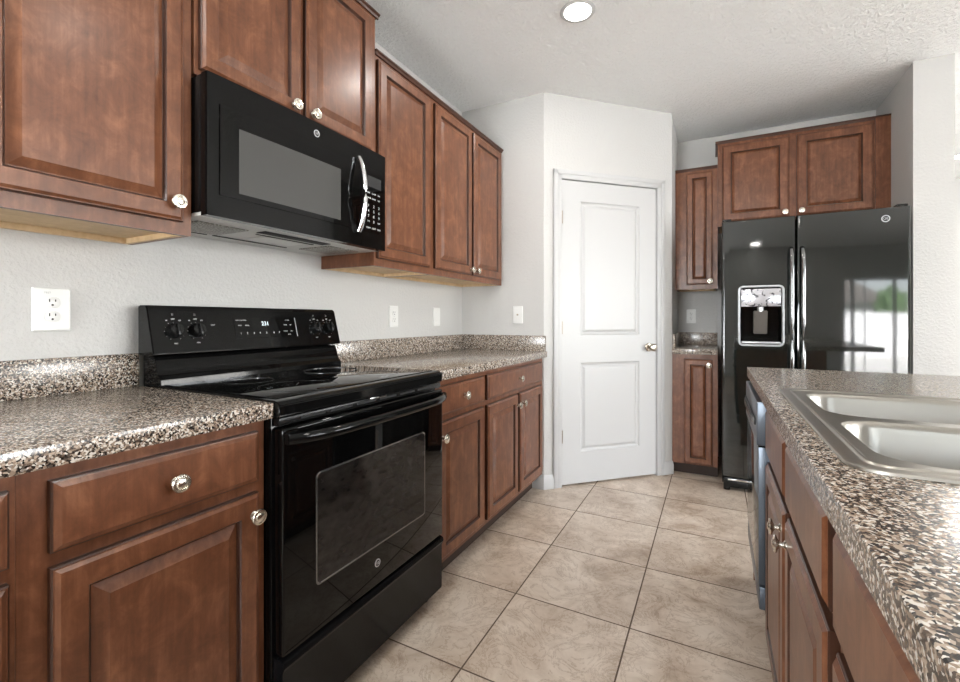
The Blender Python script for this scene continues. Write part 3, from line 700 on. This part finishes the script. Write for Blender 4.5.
def bow_rect(x0, x1, z0, z1, off, n=12):
    f = []; 
    for i in range(n + 1): f.append((x0 + (x1 - x0) * i / n, z0))
    for i in range(n + 1): f.append((x1 - (x1 - x0) * i / n, z1))
    return [(x, fyc(x) + off, z) for x, z in f]
def bow_panel(x0, x1, z0, z1, a, b_, n=12):
    mb = MB()
    for i in range(n):
        xa = x0 + (x1 - x0) * i / n; xb = x0 + (x1 - x0) * (i + 1) / n
        mb.add([(xa, fyc(xa) + b_, z0), (xb, fyc(xb) + b_, z0), (xb, fyc(xb) + b_, z1), (xa, fyc(xa) + b_, z1)], [(0, 1, 2, 3)])
        mb.add([(xa, fyc(xa) + a, z1), (xb, fyc(xb) + a, z1), (xb, fyc(xb) + b_, z1), (xa, fyc(xa) + b_, z1)], [(0, 1, 2, 3)])
        mb.add([(xa, fyc(xa) + a, z0), (xb, fyc(xb) + a, z0), (xb, fyc(xb) + b_, z0), (xa, fyc(xa) + b_, z0)], [(0, 1, 2, 3)])
    for x in (x0, x1): mb.add([(x, fyc(x) + a, z0), (x, fyc(x) + b_, z0), (x, fyc(x) + b_, z1), (x, fyc(x) + a, z1)], [(0, 1, 2, 3)])
    return mb
bow_panel(0.035, 0.595, 0.062, 0.320, -0.0005, -0.0035).build('door_glass', BLKGLASS, md)
bow_panel(0.090, 0.490, 0.078, 0.268, -0.0037, -0.0042).build('window_screen', SCREEN, md)
emblem((0.378, fyc(0.378) - 0.0005, 0.360), (1, 0, 0), (0, 0, 1), (0, -1, 0), 0.0125, md)
hp = []
for k in range(15):
    t = k / 14; hp.append((0.583, fyc(0.583) - 0.010 - 0.034 * math.sin(PI * t) ** 0.7, 0.052 + 0.290 * t))
MB().tube(hp, 0.0095, 12, ry=0.007).build('handle', CHROME, md)
cp = bowed(0.607, W - 0.001, 0.0, H, -0.029, 0.010, 0.0285).build('control_panel', BLACK, MW)
bow_panel(0.622, 0.744, 0.060, 0.325, -0.0005, -0.0015, 4).build('key_plate', BLKGLASS, cp)
bow_panel(0.640, 0.728, 0.248, 0.292, -0.0017, -0.0022, 4).build('display', DARK, cp)
keys = [['TIME', 'COOK', 'DEF'], ['POWER', 'TIMER', 'SET'], ['1', '2', '3'], ['4', '5', '6'], ['7', '8', '9'], ['ON', '0', 'OFF']]
for r_, row in enumerate(keys):
    for c_, s_ in enumerate(row):
        x = 0.648 + c_ * 0.033; z = 0.222 - r_ * 0.021 - (0.010 if r_ > 1 else 0)
        if len(s_) > 1: MB().text(s_, 0.0085, (x, fyc(x) - 0.0020, z), (1, 0, 0), (0, 0, 1), (0, -1, 0), 0.0002).build('key_marking', MARK, cp, False)
        else: MB().text(s_, 0.015, (x, fyc(x) - 0.0020, z), (1, 0, 0), (0, 0, 1), (0, -1, 0), 0.0002).build('key_marking', MARK, cp, False)
for x, s_ in ((0.648, 'START'), (0.681, 'LIGHT'), (0.714, 'VENT')): MB().text(s_, 0.0085, (x, fyc(x) - 0.0020, 0.080), (1, 0, 0), (0, 0, 1), (0, -1, 0), 0.0002).build('key_marking', MARK, cp, False)
un = MB().box(0.003, W - 0.003, 0.001, 0.349, 0.001, 0.0118, 0.002).build('underside_panel', UNDER, MW); un['label'] = 'light grey underside panel'
for x0 in (0.035, 0.545): MB().box(x0, x0 + 0.165, 0.075, 0.245, -0.0025, 0.0008, 0.001).build('grease_filter', FILTER, un)
MB().box(0.235, 0.520, 0.040, 0.085, -0.0015, 0.0008, 0.0007).build('vent_slot', DARK, un)
MB().box(0.255, 0.500, 0.110, 0.118, -0.0012, 0.0008).box(0.200, 0.500, 0.262, 0.272, -0.0012, 0.0008).box(0.06, 0.18, 0.268, 0.274, -0.0012, 0.0008).build('seam_slots', DARK, un, False)
MB().box(0.290, 0.470, 0.135, 0.235, -0.002, 0.0008, 0.001).build('lamp_cover', PLATE, un)

# ------------------------------------------------------------------ refrigerator
RF = thing('refrigerator', 'black side-by-side refrigerator with ice dispenser beside the white wall end', 'refrigerator', (1.667, 3.430, 0), 0)
MB().box(0.004, 0.932, 0.002, 0.70, 0.03, 1.752, 0.004).build('cabinet_body', BLKPLAST, RF)
FYR = -0.075; DZ0, DZ1 = 0.095, 1.765
def fridge_slab(name, x0, x1, hole=None):
    mb = MB(); b_ = 0.010
    def R4(d, y): return rect(x0 + d, x1 - d, DZ0 + d, DZ1 - d, y)
    lp = [R4(0.003, -0.001), R4(0, -0.004), R4(0, FYR + 0.012), R4(0.001, FYR + 0.007), R4(0.004, FYR + 0.0025), R4(0.009, FYR + 0.0004), R4(0.014, FYR)]
    if hole:
        hx0, hx1, hz0, hz1 = hole
        lp += [rect(hx0, hx1, hz0, hz1, FYR), rect(hx0, hx1, hz0, hz1, FYR + 0.060)]
    return mb.loops(lp).build(name, FRIDGE, RF)
fz = fridge_slab('freezer_door', 0.001, 0.400, (0.103, 0.332, 0.965, 1.325))
fr = fridge_slab('refrigerator_door', 0.407, 0.935)
dsp = MB()
def disp_ring(d, y, r): return rr_xz(0.092 + d, 0.343 - d, 0.952 + d, 1.340 - d, max(r - d, 0.004), y)
dsp.loops([disp_ring(0.0, FYR - 0.0005, 0.03), disp_ring(0.0, FYR - 0.008, 0.03), disp_ring(0.004, FYR - 0.012, 0.03), disp_ring(0.009, FYR - 0.012, 0.03), disp_ring(0.014, FYR - 0.005, 0.03), disp_ring(0.014, FYR - 0.0005, 0.03)], False, False)
db = dsp.build('dispenser_frame', SILVER, fz)
MB().loops([rect(0.108, 0.327, 0.970, 1.320, FYR - 0.004), rect(0.118, 0.317, 0.985, 1.200, FYR + 0.056)], False, True).build('dispenser_cavity', BLACK, fz)
MB().box(0.109, 0.326, FYR - 0.007, FYR + 0.002, 1.205, 1.318, 0.003).build('dispenser_panel', DISPPANEL, fz)
MB().prism([(FYR + 0.004, 1.18), (FYR + 0.040, 1.18), (FYR + 0.050, 1.03), (FYR + 0.038, 1.03)], 0.180, 0.256, 'x', 0.004).build('dispenser_paddle', simple('grey_paddle', (0.12, 0.11, 0.10), 0.35), fz)
MB().lathe([(0.018, 0), (0.018, 0.03), (0.010, 0.032), (0, 0.032)], (0.218, FYR + 0.022, 1.172), (0, 0, 1), 16).build('dispenser_spout', SILVER, fz)
MB().box(0.112, 0.323, FYR - 0.010, FYR + 0.05, 0.970, 0.982, 0.003).build('drip_tray', SILVER, fz)
for x, dd in ((0.376, fz), (0.433, fr)):
    pts = [(x, FYR - 0.002, 0.44), (x, FYR - 0.026, 0.455), (x, FYR - 0.046, 0.50)] + [(x, FYR - 0.050 - 0.004 * math.sin(PI * k / 10), 0.53 + 0.95 * k / 10) for k in range(11)] + [(x, FYR - 0.046, 1.51), (x, FYR - 0.026, 1.55), (x, FYR - 0.002, 1.562)]
    MB().tube(pts, 0.0125, 14, ry=0.011).build('handle', DKCHROME, dd)
emblem((0.826, FYR - 0.0004, 1.700), (1, 0, 0), (0, 0, 1), (0, -1, 0), 0.020, fr)
MB().box(0.010, 0.926, -0.060, -0.0005, 0.022, 0.088, 0.008).build('kick_grille', BLKPLAST, RF)
MB().box(0.035, 0.150, -0.0625, -0.0605, 0.070, 0.080, 0.0005).build('grille_trim', CHROME, RF)
for x in (0.03, 0.905): 
    MB().box(x - 0.025, x + 0.025, -0.05, 0.05, 1.7665, 1.782, 0.004).build('hinge_cover', BLKPLAST, RF)
    for y in (-0.03, 0.62): MB().lathe([(0.02, 0), (0.02, 0.0215 if y < 0 else 0.0295)], (x, y, 0), (0, 0, 1), 12).build('foot', BLKPLAST, RF)

# ------------------------------------------------------------------ dishwasher
DW = thing('dishwasher', 'black dishwasher with blue-grey door edge in the island beside the sink cabinet', 'dishwasher', (1.788, 2.260, 0), R(-90))
W = 0.563   # local x runs towards the camera, -y towards the stove
MB().box(0.002, W - 0.002, 0.022, 0.57, 0.03, 0.868, 0.003).build('tub', BLKPLAST, DW)
MB().box(0.0, W, -0.036, 0.0215, 0.272, 0.712, 0.003).build('door', [BLACK], DW)
MB().box(W - 0.0005, W + 0.002, -0.036, 0.0, 0.272, 0.712, 0.0008).build('door_edge', DWGREY, DW)['label'] = 'blue-grey metal edge of the door'
cs = MB().box(0.0, W, -0.041, 0.0215, 0.716, 0.858, 0.004).build('console', DWGREY, DW)
MB().prism([(0.03, -0.0415), (W - 0.03, -0.0415), (W - 0.03, -0.045), (W - 0.10, -0.053), (0.10, -0.053), (0.03, -0.045)], 0.775, 0.800, 'z', 0.002).build('handle', BLKPLAST, cs)
MB().box(0.0, W, -0.034, 0.0215, 0.190, 0.262, 0.003).build('access_panel', DWGREY, DW)
MB().box(0.0, W, 0.03, 0.05, 0.002, 0.1895).build('toe_board', DARK, DW, False)

# ------------------------------------------------------------------ outlets and switches
def plate(name, label, cat, loc, rz, kind, w=0.0715, h=0.1145):
    t = thing(name, label, cat, loc, rz, 'wall plates above the worktops')
    f = lambda d, y: [(p[0], y, p[1]) for p in [(q[0], q[1]) for q in rrect(-w / 2 + d, w / 2 - d, -h / 2 + d, h / 2 - d, 0.004, 0)]]
    MB().loops([f(0, -0.0005), f(0, -0.003), f(0.003, -0.0062), f(0.005, -0.0065)]).build('cover_plate', PLATE, t)
    if kind == 'duplex':
        for s in (-1, 1):
            zc = s * 0.0195
            g = lambda d, y: [(p[0], y, zc + p[1]) for p in [(q[0], q[1]) for q in rrect(-0.017 + d, 0.017 - d, -0.0145 + d, 0.0145 - d, 0.0115, 0)]]
            r_ = MB().loops([g(0, -0.0066), g(0, -0.0085), g(0.001, -0.0090)]).build('receptacle', PLATE, t)
            sl = MB().box(-0.0075, -0.0053, -0.0096, -0.0091, zc + 0.001, zc + 0.0095).box(0.0053, 0.0075, -0.0096, -0.0091, zc + 0.002, zc + 0.0085)
            sl.lathe([(0, 0), (0.0027, 0), (0.0027, 0.0005), (0, 0.0005)], (0, -0.0091, zc - 0.007), (0, -1, 0), 12).build('slots', DARK, r_, False)
        MB().lathe([(0, 0), (0.003, 0), (0.003, 0.001), (0, 0.0012)], (0, -0.0066, 0), (0, -1, 0), 12).build('screw', SILVER, t)
    elif kind == 'rocker':
        MB().prism([(-0.0066, -0.033), (-0.0066, 0.033), (-0.0105, 0.033), (-0.0078, 0.0), (-0.0085, -0.033)], -0.0165, 0.0165, 'x', 0.0006).build('rocker', PLATE, t)
    else:
        MB().lathe([(0.0, 0.0), (0.0065, 0), (0.0065, 0.006), (0.0045, 0.006), (0.0, 0.0055)], (0, -0.0066, 0), (0, -1, 0), 12).build('jack', BRONZE, t)
        for s in (-1, 1): MB().lathe([(0, 0), (0.003, 0), (0.003, 0.001), (0, 0.0012)], (0, -0.0066, s * 0.042), (0, -1, 0), 12).build('screw', PLATE, t)
    return t
pt = plate('wall_outlet', 'large white double outlet on the wall left of the stove', 'outlet', (0, 0.5525, 1.150), R(90), 'duplex', 0.083, 0.120)
MB().text('TEST', 0.007, (-0.010, -0.0066, 0.046), (1, 0, 0), (0, 0, 1), (0, -1, 0), 0.0002).build('printed_words', simple('grey_print', (0.3, 0.3, 0.3), 0.6), pt, False)
plate('wall_outlet', 'white outlet nearest the stove on the wall right of it', 'outlet', (0, 2.045, 1.140), R(90), 'duplex', 0.080, 0.122)
plate('light_switch', 'white rocker switch plate on the stove wall near the corner', 'switch', (0, 2.492, 1.140), R(90), 'rocker', 0.080, 0.122)
plate('cable_jack', 'white jack plate with one dark centre hole beside the pantry corner', 'jack', (0.440, 2.83, 1.155), 0, 'jack', 0.072, 0.118)
plate('wall_outlet', 'white outlet above the small worktop left of the refrigerator', 'outlet', (1.450, 4.17, 1.150), 0, 'duplex')

# ------------------------------------------------------------------ ceiling lights
def can_light(x, y, label, power, wide=1.0):
    t = thing('ceiling_light', label, 'ceiling light', (x, y, CH), 0, 'round recessed ceiling lights')
    MB().lathe([(0.066, -0.001), (0.082, -0.001), (0.085, -0.003), (0.081, -0.006), (0.070, -0.008), (0.066, -0.006)], (0, 0, 0), (0, 0, 1), 32).build('trim_ring', WHITE, t)
    MB().lathe([(0.0, -0.0075), (0.065, -0.0065), (0.065, -0.0012), (0, -0.0012)], (0, 0, 0), (0, 0, 1), 32).build('lens', LENS, t)
    t.scale = (wide, wide, 1)
    l = bpy.data.lights.new('lamp', 'AREA'); l.shape = 'DISK'; l.size = 0.12; l.energy = power; l.color = (1, 0.97, 0.93)
    o = bpy.data.objects.new('lamp', l); C.objects.link(o); o.parent = t; o.location = (0, 0, -0.014)
can_light(1.035, 2.16, 'lit round recessed ceiling light in front of the pantry door', 7)
can_light(1.95, 1.05, 'lit round recessed ceiling light above the island sink', 7)
can_light(1.035, -0.10, 'lit round recessed ceiling light behind the camera over the aisle', 7)  # unseen lamp, added for the light it gives the aisle
can_light(2.27, -2.15, 'wide lit round ceiling light near the rear wall, mirrored in the refrigerator', 7, 1.9)
can_light(3.62, 5.70, 'lit round recessed ceiling light in the far room beyond the white wall end', 10)
can_light(4.6, 1.6, 'lit round recessed ceiling light in the living area right of the island', 9)  # out of view, added to help light the room
